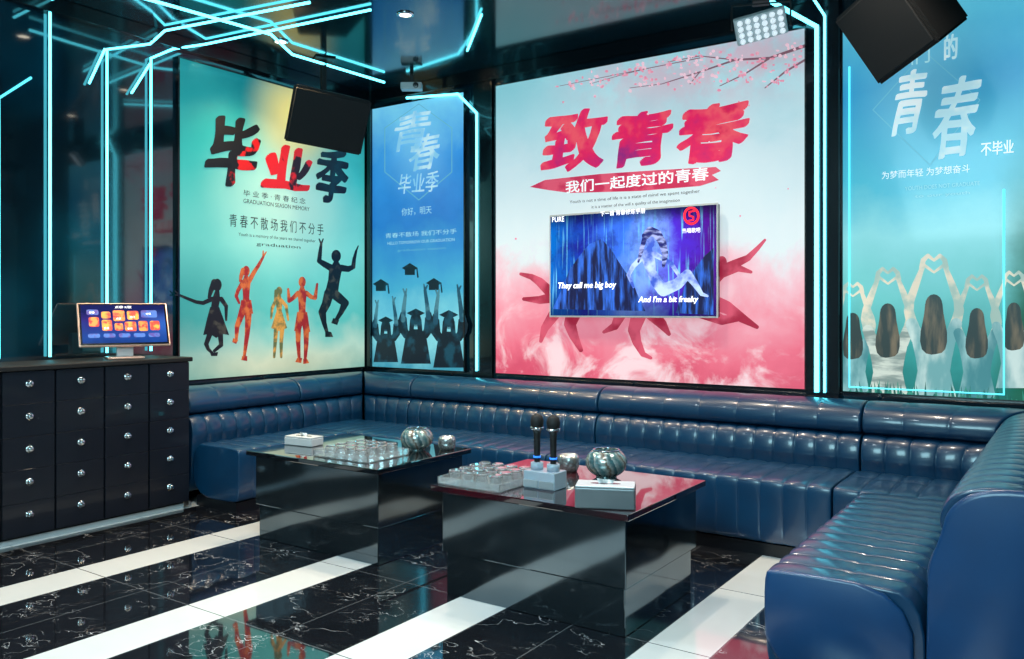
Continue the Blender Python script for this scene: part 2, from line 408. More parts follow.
T('lettering','青春不散场 我们不分手',(386,231,457,236),M['cyanink'])
T('lettering','HELLO TOMORROW OUR GRADUATION',(388,240,455,243),M['cyanink'])
T('lettering','graduation season',(398,248,446,251),M['faint'])
flat('printed_emblem',shapes(P,[('l',[(385,128,.45),(419,104,.45),(452,128,.45),(452,172,.45),(419,200,.45),(385,172,.45),(385,128,.45)])],Y1),M['faint'],r2)
M['tealfig']=printed('print_teal_skin',col(80,136,152),.7,col(30,80,104),8)
for hx,hy,s in ((386,326,.95),(416,320,1.15),(449,322,1.2)):
    q=lambda x,y:(hx+x*s,hy+y*s)
    it=[('p',[q(-9,14),q(-5,8),q(5,8),q(9,14),q(11,26),q(13,38),q(-13,38),q(-11,26)]),
        ('p',[q(4,14),q(10,16),q(15,9),q(16,2),q(13,-7),q(8,-2),q(7,8)]),('p',[q(-4,14),q(-10,16),q(-15,9),q(-16,2),q(-13,-7),q(-8,-2),q(-7,8)])]
    fo=flat('printed_figure',shapes(P,it,Y1),M['navy'],r2)
    flat('arms',shapes(P,[('l',[(*q(-11,0),2.2*s),(*q(-10.5,-10),1.8*s),(*q(-9,-22),1.3*s)]),('l',[(*q(11,-2),2.2*s),(*q(10,-12),1.8*s),(*q(8,-26),1.3*s)]),('l',[(*q(-9,-22),1*s),(*q(-11,-27),.6*s)]),('l',[(*q(-9,-22),1*s),(*q(-8,-27),.6*s)]),('l',[(*q(8,-26),1*s),(*q(7,-31),.6*s)]),('l',[(*q(8,-26),1*s),(*q(10,-30),.6*s)]),('c',hx,hy,4*s,5.8*s)],Y1-.0008),M['tealfig'],fo)
    flat('hair_and_cap',shapes(P,[('c',hx,hy-1,4.6*s,5*s),('l',[(*q(-3,0),2*s),(*q(-4,12),2*s)]),('l',[(*q(3,0),2*s),(*q(4,12),2*s)]),('p',[q(-8,-6),q(0,-10),q(8,-6),q(0,-2)])],Y1-.0016),M['navy'],fo)
for cx,cy in ((410,268),(381,284),(434,283)):
    flat('printed_cap',shapes(P,[('p',[(cx-8,cy),(cx,cy-5),(cx+8,cy),(cx,cy+5)]),('p',[(cx-5,cy),(cx+5,cy),(cx+5,cy+7),(cx-5,cy+7)]),('l',[(cx+7,cy,.6),(cx+8,cy+9,.8)])],Y1),M['navy'],r2)
# poster 3
def a3(g,u,v):
    n=g.noise(1.5,7,.62,dist=.4)
    vv=g.m('ADD',v,g.m('MULTIPLY',g.m('SUBTRACT',n,.5),.42))
    c=g.ramp(vv,[(0,col(214,84,112)),(.10,col(232,112,136)),(.22,col(238,150,168)),(.33,col(240,196,208)),(.42,col(222,234,238)),(.7,col(206,228,234)),(1,col(160,210,220))])
    n2=g.noise(2.6,7,.62,dist=.8)
    c=g.mix(g.m('MULTIPLY',g.sm(n2,.46,.64),g.sm(v,.05,.4,.85,0)),c,col(250,226,232))
    c=g.mix(g.m('MULTIPLY',g.blob(u,v,.0,.98,.4,.3),.45),c,col(100,186,198))
    c=g.mix(g.m('MULTIPLY',g.m('MULTIPLY',g.blob(u,v,.45,.3,.6,.22),g.sm(g.noise(3.4,6,.6,dist=.5),.42,.6)),.6),c,col(230,110,136))
    c=g.mix(g.m('MULTIPLY',g.m('MULTIPLY',g.blob(u,v,.75,.97,.65,.22),g.sm(g.noise(4,6,.6),.35,.6)),.65),c,col(222,160,180))
    return c
x0=on_back(498,200)[0]; x1=on_back(806,200)[0]
r3,P,T=poster('back',x0,x1,.83,3.2,'large white and pink youth poster with cherry blossom',a3,.8)
T('lettering','致',(540,108,609,173),M['crimson'],bold=.030,shear=.1,brush=.015,nib=30)
T('lettering','青',(610,109,674,168),M['crimson'],bold=.030,shear=.1,brush=.015,nib=30)
T('lettering','春',(675,101,750,164),M['crimson'],bold=.032,shear=.1,brush=.015,nib=30)
pl=[(530,187),(545,180),(600,174),(660,170),(716,167),(721,171),(712,175),(719,180),(700,186),(640,191),(570,193),(548,190)]
flat('printed_brush_strip',[([P(*q) for q in pl],Y1)],M['strip'],r3)
T('lettering','我们一起度过的青春',(566,174,709,187),M['whiteink'],bold=.002)
T('lettering','Youth is not a time of life it is a state of mind we spent together',(570,195,700,199),M['ink'])
T('lettering','it is a matter of the will a quality of the imagination',(592,202,680,206),M['ink'])
br=[('l',[(805,46,1.6),(770,58,1.2),(735,60,1.0),(700,72,.7),(662,84,.4)]),('l',[(770,58,1.0),(745,74,.7),(720,86,.4)]),
    ('l',[(735,60,.7),(700,56,.5),(668,62,.35)]),('l',[(805,60,1.1),(785,72,.9),(765,88,.5)]),('l',[(700,72,.6),(690,84,.4)]),('l',[(662,84,.4),(630,88,.3)]),
    ('l',[(700,58,.5),(650,68,.4),(600,78,.3),(560,86,.25)]),('l',[(650,68,.4),(625,74,.3),(590,84,.25)])]
flat('printed_branch',shapes(P,br,Y1),M['branch'],r3)
bl=[]
for it in br:
    pts=it[1]
    for a,b in zip(pts,pts[1:]):
        for k in range(14):
            t=random.random(); bl.append(('c',a[0]+(b[0]-a[0])*t+random.gauss(0,6),a[1]+(b[1]-a[1])*t+random.gauss(0,4),random.uniform(.7,2.1),random.uniform(.7,1.9)))
for k in range(14): bl.append(('c',random.uniform(515,800),random.uniform(92,240),random.uniform(.7,1.2)))
def inside(b): return b[1]<803 and b[1]>503 and P(b[1],b[2]-3)[1]<3.2-.83
bl=[b for b in bl if inside(b)]
o=flat('printed_blossom',shapes(P,bl,Y1-.001),M['blossom'],r3); o['kind']='stuff'
f3=[[('l',[(585,300,9),(560,293,6.5),(548,290,5),(540,282,4.4),(532,277,3),(521,274,1.6)]),('l',[(560,296,6),(540,300,4),(524,299,1.8)]),('l',[(575,310,8),(570,324,6),(574,336,4.6),(581,350,2.2)]),('l',[(556,312,6),(545,328,4),(541,341,1.8)])],
    [('l',[(640,312,8),(634,330,6),(637,342,4.6),(643,354,2.8),(651,358,1.6)]),('l',[(650,312,7),(662,324,5),(669,334,2)]),('l',[(622,312,6),(615,326,4),(604,332,1.6)])],
    [('l',[(705,285,9),(722,271,6),(735,264,4.4),(748,258,3.2),(758,248,2.2),(765,240,1.3)]),('l',[(712,276,6),(738,268,3.6),(751,272,1.6)]),('l',[(705,300,9),(726,307,6.5),(742,318,4.6),(757,327,2)]),('l',[(700,310,8),(722,320,5),(745,318,2)]),
     ('c',722,262,5,6)]]
for it in f3: flat('printed_figure',shapes(P,it,Y1),M['crimsonfig'],r3)
# poster 4
def a4(g,u,v):
    n=g.noise(2,6,.6)
    vv=g.m('ADD',v,g.m('MULTIPLY',g.m('SUBTRACT',n,.5),.22))
    c=g.ramp(vv,[(0,col(20,104,100)),(.10,col(50,150,148)),(.26,col(110,200,200)),(.42,col(140,216,222)),(.56,col(60,180,206)),(.8,col(34,146,196)),(1,col(90,190,218))])
    c=g.mix(g.m('MULTIPLY',g.sm(g.m('ADD',u,g.m('MULTIPLY',n,.25)),.92,1.1),g.sm(v,.2,.75,1,0)),c,col(16,96,70))
    return g.mix(g.m('MULTIPLY',g.blob(u,v,.45,.78,.45,.25),.4),c,col(140,212,230))
x0=on_back(844,200)[0]; x1=on_back(1034,200)[0]
r4,P,T=poster('back',x0,x1,.83,3.2,'pale teal poster of girls making heart hands',a4,.76)
T('lettering','我们',(886,42,930,66),M['cyanink'])
T('lettering','的',(944,34,958,60),M['paleink'],bold=.004,nib=40)
T('lettering','青',(893,70,929,136),M['paleink'],bold=.010,shear=.28,brush=.02,nib=40)
T('lettering','春',(932,76,981,158),M['paleink'],bold=.010,shear=.28,brush=.02,nib=40)
T('lettering','不毕业',(981,141,1014,155),M['whiteink'],bold=.001)
T('lettering','为梦而年轻 为梦想奋斗',(882,168,970,176),M['whiteink'])
T('lettering','YOUTH DOES NOT GRADUATE',(905,184,980,188),M['cyanink'])
T('lettering','to our youth',(915,193,970,197),M['cyanink'])
flat('printed_emblem',shapes(P,[('l',[(873,110,.5),(925,52,.5),(980,100,.5),(930,165,.5),(873,110,.5)])],Y1),M['faint'],r4)
clip=lambda its:[([(min(max(p[0],.002),x1-x0-.002),max(p[1],.002)) for p in pl],y) for pl,y in its]
for k,(hx,hy,s,sh) in enumerate(((853,322,.92,'shirtp2'),(888,314,1.08,'shirtp3'),(934,306,1.2,'shirtp'),(977,318,1.0,'shirtp2'),(1014,312,.95,'shirtp'))):
    q=lambda x,y:(hx+x*s,hy+y*s)
    yo=-.0004*k
    arms=[('l',[(*q(-15,22),4.8*s),(*q(-19,12),4.4*s),(*q(-21,4),4.1*s),(*q(-20,-4),3.6*s),(*q(-15,-18),3.0*s),(*q(-10,-31),2.0*s)]),('l',[(*q(15,22),4.8*s),(*q(19,12),4.4*s),(*q(21,4),4.1*s),(*q(20,-4),3.6*s),(*q(15,-18),3.0*s),(*q(10,-31),2.0*s)]),
          ('l',[(*q(-10,-32),2.4*s),(*q(-9,-38),2.1*s),(*q(-5,-42),1.6*s),(*q(0,-38),1.1*s)]),('l',[(*q(10,-32),2.4*s),(*q(9,-38),2.1*s),(*q(5,-42),1.6*s),(*q(0,-38),1.1*s)]),
          ('l',[(*q(-8,-34),1.3*s),(*q(-4,-31),1.2*s),(*q(0,-28),.9*s)]),('l',[(*q(8,-34),1.3*s),(*q(4,-31),1.2*s),(*q(0,-28),.9*s)]),
          ('l',[(*q(0,4),4*s),(*q(0,20),4.4*s)])]
    body=[('p',[q(-18,30),q(-14,22),q(-5,17),q(5,17),q(14,22),q(18,30),q(15,44),q(13.5,54),q(16,66),q(19,80),q(-19,80),q(-16,66),q(-13.5,54),q(-15,44)]),
          ('l',[(*q(-13,27),6*s),(*q(-16,21),5.4*s),(*q(-18.5,15),5*s)]),('l',[(*q(13,27),6*s),(*q(16,21),5.4*s),(*q(18.5,15),5*s)])]
    hair=[('c',hx,hy-1,7.2*s,9*s),('p',[q(-7.2,-2),q(7.2,-2),q(8,6),q(9.5,14),q(11,22),q(11,30),q(9.5,36),q(6.5,39),q(2,40),q(-2,40.5),q(-6.5,39.5),q(-10,36),q(-11.5,29),q(-11,21),q(-9.5,14),q(-8,6)])]
    fo=flat('printed_figure',clip(shapes(P,arms,Y1+yo)),M['skinp'],r4)
    flat('shirt',clip(shapes(P,body,Y1-.002+yo)),M[sh],fo)
    flat('hair',clip(shapes(P,hair,Y1-.004+yo)),M['hairp'],fo)
gr=[]
for k in range(70):
    x_=random.uniform(846,1030); h_=random.uniform(6,20); yb_=396+ (x_-845)*.058
    gr.append(('p',[(x_-1.2,yb_),(x_+1.2,yb_),(x_+random.uniform(-3,3),yb_-h_)]))
o=flat('printed_grass',clip(shapes(P,gr,Y1-.0064)),M['grassp'],r4); o['kind']='stuff'
# ------------------------------------------------------------------ television
TX0,TX1,TZ0,TZ1=-3.42,-2.07,1.30,2.08; TY=YB-.13
tv=root('television','wall-mounted flat television showing a karaoke video','television',(TX0,TY,TZ0))
w=TX1-TX0;h=TZ1-TZ0
box('housing',(0,0,0),(w,.045,h),M['black'],tv,.006)
box('bezel',(-.004,-.006,-.006),(w+.004,.004,h+.006),M['silverplastic'],tv,.003)
box('wall_bracket',(w*.35,.046,h*.3),(w*.65,.098,h*.7),M['blackmatte'],tv,.004)
def atv(g,u,v):
    n=g.noise(2.6,6,.6,dist=.5)
    c=g.ramp(g.m('ADD',u,g.m('MULTIPLY',g.m('SUBTRACT',n,.5),.6)),[(0,col(10,100,190)),(.22,col(30,44,160)),(.42,col(60,116,235)),(.6,col(120,160,250)),(.75,col(76,44,200)),(1,col(76,18,134))])
    c=g.mix(g.m('MULTIPLY',g.sm(g.noise(6,4,.5,g.scaled((9,1,.35))),.54,.7),.7),c,col(120,215,250))
    c=g.mix(g.m('MULTIPLY',g.sm(v,.0,.32,1,0),.75),c,col(10,12,66))
    c=g.mix(g.m('MULTIPLY',g.sm(g.noise(5,5,.7),.5,.62),.35),c,col(24,12,86))
    return g.mix(g.m('MULTIPLY',g.sm(v,.84,1),.85),c,col(6,8,36))
box('screen',(.008,-.0075,.008),(w-.008,-.005,h-.008),art('tv_picture',w,h,atv,1.05,.1,.3),tv)
PT=lambda px,py:(lambda q:(q[0]-TX0,q[1]-TZ0))(on_back(px,py,TY))
g=G('screen_dark_blue'); cc=g.mix(g.sm(g.noise(6,5,.6,g.scaled((4,1,.5))),.42,.66),col(6,10,54),col(40,90,190)); M['tvd']=g.set(color=cc,ec=cc,es=.95)
M['tvb']=printed('screen_pale_blue',col(60,90,200),1.0,col(190,214,255),9,.36,.62)
M['tvp']=printed('screen_hair_blue',col(30,34,110),.95,col(170,180,240),12,.42,.66,(1,1,3))
M['tvw']=emit('screen_white',col(248,250,255),1.3); M['tvr']=emit('screen_red',col(225,30,50),1.1)
flat('picture_shape',shapes(PT,[('p',[(553,309),(562,290),(570,270),(580,256),(590,244),(602,239),(612,250),(622,266),(634,284),(640,300),(646,311)])],-.0082),M['tvd'],tv)
flat('picture_shape',shapes(PT,[('p',[(676,313),(686,284),(696,268),(705,256),(714,248),(714,315)])],-.0082),M['tvd'],tv)
flat('picture_person',shapes(PT,[('c',651,241,5,7),('l',[(650,248,2.8),(648,255,6.6),(650,264,6),(652,272,4.6),(657,282,5.6),(664,290,6.4)]),('l',[(654,254,3.2),(662,258,2.6),(672,264,2.2),(680,276,1.8),(677,286,1.2)]),('l',[(664,290,6.4),(678,284,5.6),(688,274,4.6),(695,283,3.4),(702,294,2),(708,296,1.2)]),('l',[(643,257,2.8),(634,266,2.4),(629,275,2),(634,287,1.3)])],-.009),M['tvb'],tv)
flat('picture_hair',shapes(PT,[('l',[(646,236,3.6),(651,231,4.4),(658,234,4.2),(663,243,4),(666,254,3),(664,266,1.6)]),('l',[(645,239,2.4),(642,250,2.2),(639,262,1)])],-.0102),M['tvp'],tv)
def TT(s,b,mat,**k):
    xc=(b[0]+b[2])/2
    return text('caption',s,(PT(b[0],b[1])[0],PT(xc,b[3])[1],PT(b[2],b[1])[0],PT(xc,b[1])[1]),mat,tv,y=-.0125,**k)
TT('They call me big boy',(559,282,617,290),M['tvw'],bold=.001,shear=.2)
TT("And I'm a bit freaky",(639,296,699,304),M['tvw'],bold=.001,shear=.2)
TT('PURE',(553,217,565,222),M['tvw'])
TT('下一首 青春修炼手册',(601,210,646,215),M['tvw'])
TT('热唱歌吧',(683,228,701,233),M['tvw'])
flat('logo',shapes(PT,[('l',[(692+7*math.cos(a/24*6.283),216+8*math.sin(a/24*6.283),1.2) for a in range(25)])],-.0115),M['tvr'],tv)
flat('logo_mark',shapes(PT,[('l',[(695,211,.8),(690,212,.8),(690,216,.8),(694,217,.8),(694,220,.8),(689,221,.8)])],-.0115),M['tvr'],tv)
# ------------------------------------------------------------------ neon
def neon(label,pts,r=.010,m='neon'):
    o=tube_mesh('neon_tube',[pts],r,M[m]); tag(o,label,'neon light','cyan neon tubes'); return o
LW=XL+.03; BW=YB-.085; CZ=ZC-.02
def L(px,py): y,z=on_left(px,py,LW); return (LW,y,min(z,CZ))
neon('long vertical cyan neon tube on dark glass wall',[(LW,L(50,0)[1],1.05),(LW,L(50,0)[1],CZ),(-5.0,2.75,CZ)],.009)
neon('cyan neon tube rising beside the cabinet and across ceiling',[(LW,L(107,0)[1],1.06),(LW,L(107,0)[1],3.12),(LW,3.42,3.24),(-5.4,3.49,CZ),(-4.13,3.70,CZ)],.009)
neon('cyan neon tube bending from wall onto ceiling',[(LW,L(151,0)[1],1.06),(LW,L(151,0)[1],3.14),(LW,3.60,3.25),(-5.42,3.84,CZ),(-3.9,4.02,CZ)],.009)
neon('short diagonal cyan neon tube on glass wall',[(LW,2.98,2.86),(LW,3.09,3.12)],.008)
neon('short diagonal cyan neon tube on glass wall',[(LW,3.28,2.86),(LW,3.42,3.10)],.008)
C2=CZ-.025
neon('cyan neon tube zigzagging along the ceiling edge',[(-4.9,2.9,C2),(-4.86,3.2,C2),(-4.78,3.92,C2),(-5.02,4.32,C2),(-4.98,5.3,C2)],.010)
ye=YB-.042
neon('cyan neon tube framing the narrow blue poster',[(-4.98,ye,3.24),(-4.40,ye,3.19),(-4.20,ye,3.0),(-4.20,ye,.84)],.011)
neon('short slanted cyan neon tube on the ceiling',[(-3.9,5.07,CZ),(-3.35,4.51,CZ)],.009)
neon('thick cyan neon tube on the black column',[(-1.68,5.3,CZ),(-1.425,BW,3.18),(-1.425,BW,.82)],.015)
neon('second cyan neon tube on the black column',[(-1.42,5.35,CZ),(-1.375,BW,3.24),(-1.375,BW,.82)],.008)
yq=YB-.0375
neon('cyan neon tube outlining the pale teal poster',[(-1.235,yq,2.9),(-1.235,yq,.86),(-.385,yq,.86),(-.385,yq,2.05)],.006,'neonsoft')
LX=XL+.0085
neon('dim cyan neon tube on dark glass wall',[(LX,2.43,1.05),(LX,2.43,2.65),(LX,2.62,2.82)],.008,'neonsoft')
# ------------------------------------------------------------------ sofa
def chaikin(p,it=2):
    for _ in range(it):
        q=[]
        for i in range(len(p)):
            a=p[i];b=p[(i+1)%len(p)]
            q.append(tuple(a[k]*.75+b[k]*.25 for k in range(3))); q.append(tuple(a[k]*.25+b[k]*.75 for k in range(3)))
        p=q
    return p
def loft(name,prof,s0,s1,mapf,mat,parent,pitch=.13,depth=.014,m0=0,m1=0,vref=0,it=2):
    prof=chaikin(prof,it); n=len(prof)
    area=sum(prof[i][0]*prof[(i+1)%n][1]-prof[(i+1)%n][0]*prof[i][1] for i in range(n)); sg=1 if area>0 else -1
    nor=[]
    for i in range(n):
        a=prof[i-1];b=prof[(i+1)%n]; dx,dz=b[0]-a[0],b[1]-a[1]; l=math.hypot(dx,dz) or 1
        nor.append((dz/l*sg,-dx/l*sg))
    Ln=s1-s0; nr=max(1,round(Ln/pitch)); vs=[];fs=[]
    ks=[0,.03,.07,.14,.24,.36,.5,.64,.76,.86,.93,.97]; K=len(ks)
    e=.003; st=[(i+k)/nr for i in range(nr) for k in ks]+[1.0]
    for j,f in enumerate(st):
        s=s0+Ln*f; ph=(f*nr)%1
        if j==len(st)-1: ph=0
        gv=1-abs(math.sin(math.pi*ph))**.45
        edge=1.0 if j in(0,len(st)-1) else 0
        w0=max(0,1-(s-s0)/.4)*m0; w1=max(0,1-(s1-s)/.4)*m1
        for i,(v,z,wt) in enumerate(prof):
            off=-depth*gv*wt-(.006*edge)
            V=v+nor[i][0]*off; Z=z+nor[i][1]*off
            S=s-(v-vref)*w0+(v-vref)*w1
            if j==0: S+=e
            if j==len(st)-1: S-=e
            x,y=mapf(S,V); vs.append((x,y,Z))
    NJ=len(st)-1
    for j in range(NJ):
        for i in range(n):
            a=j*n+i;b=j*n+(i+1)%n; fs.append((a,b,b+n,a+n))
    fs.append(tuple(range(n))); fs.append(tuple(range(NJ*n,NJ*n+n)))
    return raw(name,vs,fs,mat,parent,True)
def section(label,run,s0,s1,b0,b1,m0=0,m1=0,sd=.65,seat=True,outer=.40,rt=None):
    if run=='back': org=(s0,4.52,0)
    elif run=='left': org=(-4.6,s0,0)
    else: org=(-.93,s0,0)
    if rt: org=tuple(rt.location)
    if run=='back': mp=lambda s,v:(s-org[0],4.52+v-org[1])
    elif run=='left': mp=lambda s,v:(-4.6-v-org[0],s-org[1])
    else: mp=lambda s,v:(-.93+v-org[0],s-org[1])
    r=rt or root('sofa_section',label,'sofa',org,0,'sections of the blue leather sofa')
    t=sd
    sp=[(.03,.07,.2),(-.005,.1,.3),(-.014,.30,.5),(-.014,.41,.8),(.01,.434,1),(t*.5-.04,.437,1),(t*.5,.432,1),(t*.5+.04,.437,1),(t-.01,.43,1),(t-.01,.07,0)]
    PI=.125
    if seat:
        loft('seat',sp,s0,s1,mp,M['leather'],r,PI,.011)
        pl=[(s0+.02,.04),(s1-.02,.04),(s1-.02,t-.03),(s0+.02,t-.03)]
        vs=[(*mp(a,b),0.0) for a,b in pl]+[(*mp(a,b),.068) for a,b in pl]
        raw('plinth',vs,[(0,1,2,3),(4,5,6,7),(0,1,5,4),(1,2,6,5),(2,3,7,6),(3,0,4,7)],M['plinth'],r)
    lo=[(t+.01,.08,0),(t-.005,.44,1),(t-.018,.49,1),(t+.006,.58,1),(t+.05,.618,1),(t+.12,.615,.6),(t+.17,.57,0),(t+.17,.08,0)]
    up=[(t+.085,.618,.5),(t+.030,.635,.8),(t+.022,.70,1),(t+.06,.77,1),(t+.14,.802,.9),(t+.25,.805,.7),(t+outer-.03,.775,.3),(t+outer-.02,.08,0),(t+.18,.08,0),(t+.18,.57,0)]
    loft('backrest',lo,b0,b1,mp,M['leather'],r,PI,.011,m0,m1,t)
    loft('headrest',up,b0,b1,mp,M['leather'],r,PI*2 if run!='right' else PI,.005 if run!='right' else .010,m0,m1,t)
    return r,mp
section('blue channelled leather sofa section beside the black cabinet','left',3.5,4.50,3.5,4.50,sd=.5)
rc_,_=section('blue leather corner sofa section under the narrow poster','back',-5.09,-4.60,-5.095,-4.60,m0=1)
section('','left',4.52,5.15,4.505,5.165,m1=1,sd=.5,seat=False,rt=rc_)
section('long blue leather sofa section under the pink poster','back',-4.595,-2.845,-4.595,-2.845)
section('long blue leather sofa section below the television','back',-2.84,-1.085,-2.84,-1.085)
rc2,_=section('blue leather corner sofa section under the teal poster','back',-1.08,-.415,-1.08,-.415,m1=1)
section('','right',4.52,5.15,4.505,5.16,m1=1,sd=.52,seat=False,rt=rc2)
r,mp=section('blue leather sofa section with ribbed back and open end','right',2.96,4.50,2.96,4.50,sd=.52)
def endpanel(name,ep,th,cv,cz):
    ep=chaikin(ep,2); n=len(ep); vs=[]
    for yy,ins in ((-th,.05),(-th*.8,.012),(-th*.5,0),(-.003,0)):
        for v,z,_ in ep: vs.append((v+(cv-v)*ins,yy,z+(cz-z)*ins))
    fs=[(k*n+i,k*n+(i+1)%n,(k+1)*n+(i+1)%n,(k+1)*n+i) for k in range(3) for i in range(n)]+[tuple(range(n)),tuple(range(3*n,4*n))]
    raw(name,vs,fs,M['leather2'],r,True)
endpanel('end_panel',[(.51,.02,0),(.515,.44,0),(.52,.54,0),(.555,.64,0),(.575,.73,0),(.67,.80,0),(.86,.805,0),(.915,.775,0),(.92,.02,0)],.022,.7,.42)
endpanel('seat_end_panel',[(.0,.07,0),(-.012,.41,0),(.02,.44,0),(.47,.44,0),(.48,.07,0)],.022,.24,.25)
# ------------------------------------------------------------------ coffee tables
TH=.52
def table(label,x0,x1,y0,y1,mt):
    r=root('coffee_table',label,'coffee table',(x0,y0,0),0,'pair of mirrored coffee tables')
    w=x1-x0;d=y1-y0
    box('table_top',(0,0,TH-.028),(w,d,TH),mt,r,.004)
    box('body',(.04,.04,.20),(w-.03,d-.05,TH-.029),M['mirrorpanel'],r,.004)
    box('pedestal',(.06,.05,0),(w-.04,d-.09,.199),M['mirrorpanel'],r,.004)
    return r
table('black glass coffee table with smoked mirror sides',-4.09,-3.03,3.17,3.98,M['tabletop'])
table('black glass coffee table with reddish top and mirror sides',-2.56,-1.52,3.04,3.88,M['tabletop2'])
def tray(loc,w,d,rz):
    r=root('serving_tray','clear rectangular tray holding upturned glass tumblers','tray',(loc[0],loc[1],TH+.001),rz,'trays of glasses')
    box('tray_floor',(-w/2,-d/2,0),(w/2,d/2,.006),M['acrylic'],r,.002)
    bm=bmesh.new()
    for a,b,c,e in ((-w/2,-d/2,w/2,-d/2+.006),(-w/2,d/2-.006,w/2,d/2),(-w/2,-d/2+.006,-w/2+.006,d/2-.006),(w/2-.006,-d/2+.006,w/2,d/2-.006)):
        q=bmesh.ops.create_cube(bm,size=1)
        for v in q['verts']: v.co=Vector(((a+c)/2+v.co.x*(c-a),(b+e)/2+v.co.y*(e-b),.022+v.co.z*.030))
    bmesh.ops.remove_doubles(bm,verts=bm.verts,dist=1e-5)
    bm_obj('tray_rim',bm,M['acrylic'],r)
    return r
def tumbler(loc):
    prof=[(0,.060),(.024,.060),(.030,.056),(.034,.034),(.038,.0),(.035,.0),(.0275,.048),(.0,.050)]
    o=lathe('drinking_glass',prof,M['glass'],None,10,smooth=False)
    o.location=loc; return tag(o,'clear faceted upturned glass tumbler on the tray','glass','tumblers on trays')
proto=None
for (cx,cy,w,d,rz) in ((-3.40,3.43,.42,.34,.0),(-2.36,3.25,.36,.36,.0)):
    tray((cx,cy),w,d,rz)
    sp_=.08
    nx=int((w-.02)/sp_); ny=int((d-.02)/sp_)
    for i in range(nx):
        for j in range(ny):
            p=(cx+(i-(nx-1)/2)*sp_,cy+(j-(ny-1)/2)*sp_,TH+.0085)
            if proto is None: proto=tumbler(p)
            else:
                o=proto.copy(); o.location=p; COLL.objects.link(o)
g=G('mottled_mosaic'); x,y,z=g.xyz()
ang=g.m('ARCTAN2',y,x); st=g.m('FRACT',g.m('ADD',g.m('ADD',g.m('MULTIPLY',ang,.955),g.m('MULTIPLY',z,5)),g.m('MULTIPLY',g.noise(30,3),.5)))
c=g.ramp(st,[(0,col(196,206,204)),(.26,col(80,140,148)),(.46,col(184,194,190)),(.60,col(120,92,72)),(.72,col(180,190,188)),(.86,col(70,120,128))])
vo=g.n.new('ShaderNodeTexVoronoi'); vo.inputs['Scale'].default_value=90; g.l.new(g.tc.outputs['Object'],vo.inputs[0])
c=g.mix(g.m('MULTIPLY',vo.outputs[0],.5),c,col(90,84,78))
M['mosaic']=g.set(color=c,rough=.22,metal=.45,coat=.5)
g=G('silver_pebbled'); v=g.n.new('ShaderNodeTexVoronoi'); v.inputs['Scale'].default_value=70; g.l.new(g.tc.outputs['Object'],v.inputs[0]); g.bump(v.outputs[0],.6,.004)
M['pebble']=g.set(color=g.mix(v.outputs[0],col(220,222,220),col(110,120,124)),rough=.25,metal=.8)
def globe(x,y,R,label):
    r=root('globe_ashtray',label,'ashtray',(x,y,TH+.001),0,'globe ashtrays')
    q=.88
    pr=[(0,0),(R*.5,0)]+[(R*math.cos(a),(R*.80+R*.84*math.sin(a))*q) for a in [math.radians(k) for k in range(-64,53,6)]]
    zt=pr[-1][1]; rt_=pr[-1][0]
    lathe('bowl',pr+[(rt_-.008,zt-.002),(R*.82,R*1.05),(R*.85,R*.7),(R*.6,R*.3),(0,R*.22)],M['mosaic'],r,40)
    lathe('rim',[(rt_-.008,zt+.0005),(rt_+.001,zt+.0005),(rt_+.002,zt+.004),(rt_-.004,zt+.006),(rt_-.009,zt+.004),(rt_-.008,zt+.0005)],M['chrome'],r,32)
globe(-3.27,3.76,.097,'round mottled silver and teal ashtray bowl')
globe(-1.96,3.68,.104,'round mottled silver and teal ashtray bowl')
def cup(x,y,R,hh):
    r=root('candle_holder','small pebbled silver candle cup','candle holder',(x,y,TH+.001),0,'candle cups')
    lathe('cup',[(0,0),(R*.8,0),(R,hh*.3),(R,hh*.75),(R*.88,hh),(R*.78,hh),(R*.8,hh*.5),(0,hh*.35)],M['pebble'],r,28)
    lathe('candle',[(0,hh*.36),(R*.6,hh*.36),(R*.6,hh*.72),(0,hh*.74)],M['white'],r,20)
cup(-3.13,3.87,.052,.075); cup(-2.19,3.70,.055,.085)
# microphones in stand
mic=root('microphone_stand','blue-grey acrylic box stand with small drawers on table','stand',(-2.08,3.30,TH+.001))
box('base_block',(-.085,-.055,0),(.085,.055,.08),M['holder'],mic,.004)
box('drawer',(-.082,-.062,.006),(-.003,-.0555,.04),M['silver'],mic,.002)
box('drawer',(.003,-.062,.006),(.082,-.0555,.04),M['silver'],mic,.002)
for x in(-.045,.045): lathe('socket',[(.016,.081),(.030,.081),(.030,.112),(.027,.114),(.020,.112),(.016,.095)],M['holder'],mic,24,(x,0,0))
M['bluelight']=emit('blue_indicator_glow',col(40,120,255),1.2)
mp0=None
for x in(-.045,.045):
    if mp0 is None:
        m=root('microphone','dark wireless microphone standing upright in holder','microphone',(-2.08+x,3.30,TH+.116),0,'pair of microphones')
        lathe('handle',[(0,0),(.014,0),(.0145,.02),(.016,.13),(.020,.15),(.0,.155)],M['blackmatte'],m,24)
        lathe('grille',[(0,.156),(.022,.156),(.030,.172),(.032,.192),(.026,.214),(.012,.224),(0,.226)],M['grille'],m,24)
        lathe('collar',[(.0225,.150),(.0315,.153),(.0325,.163),(.0295,.165)],M['chrome'],m,24)
        lathe('indicator_ring',[(.0152,.02),(.0170,.02),(.0172,.028),(.0152,.028)],M['bluelight'],m,24)
        mp0=m
    else: copy_tree(mp0,(-2.08+x,3.30,TH+.116))
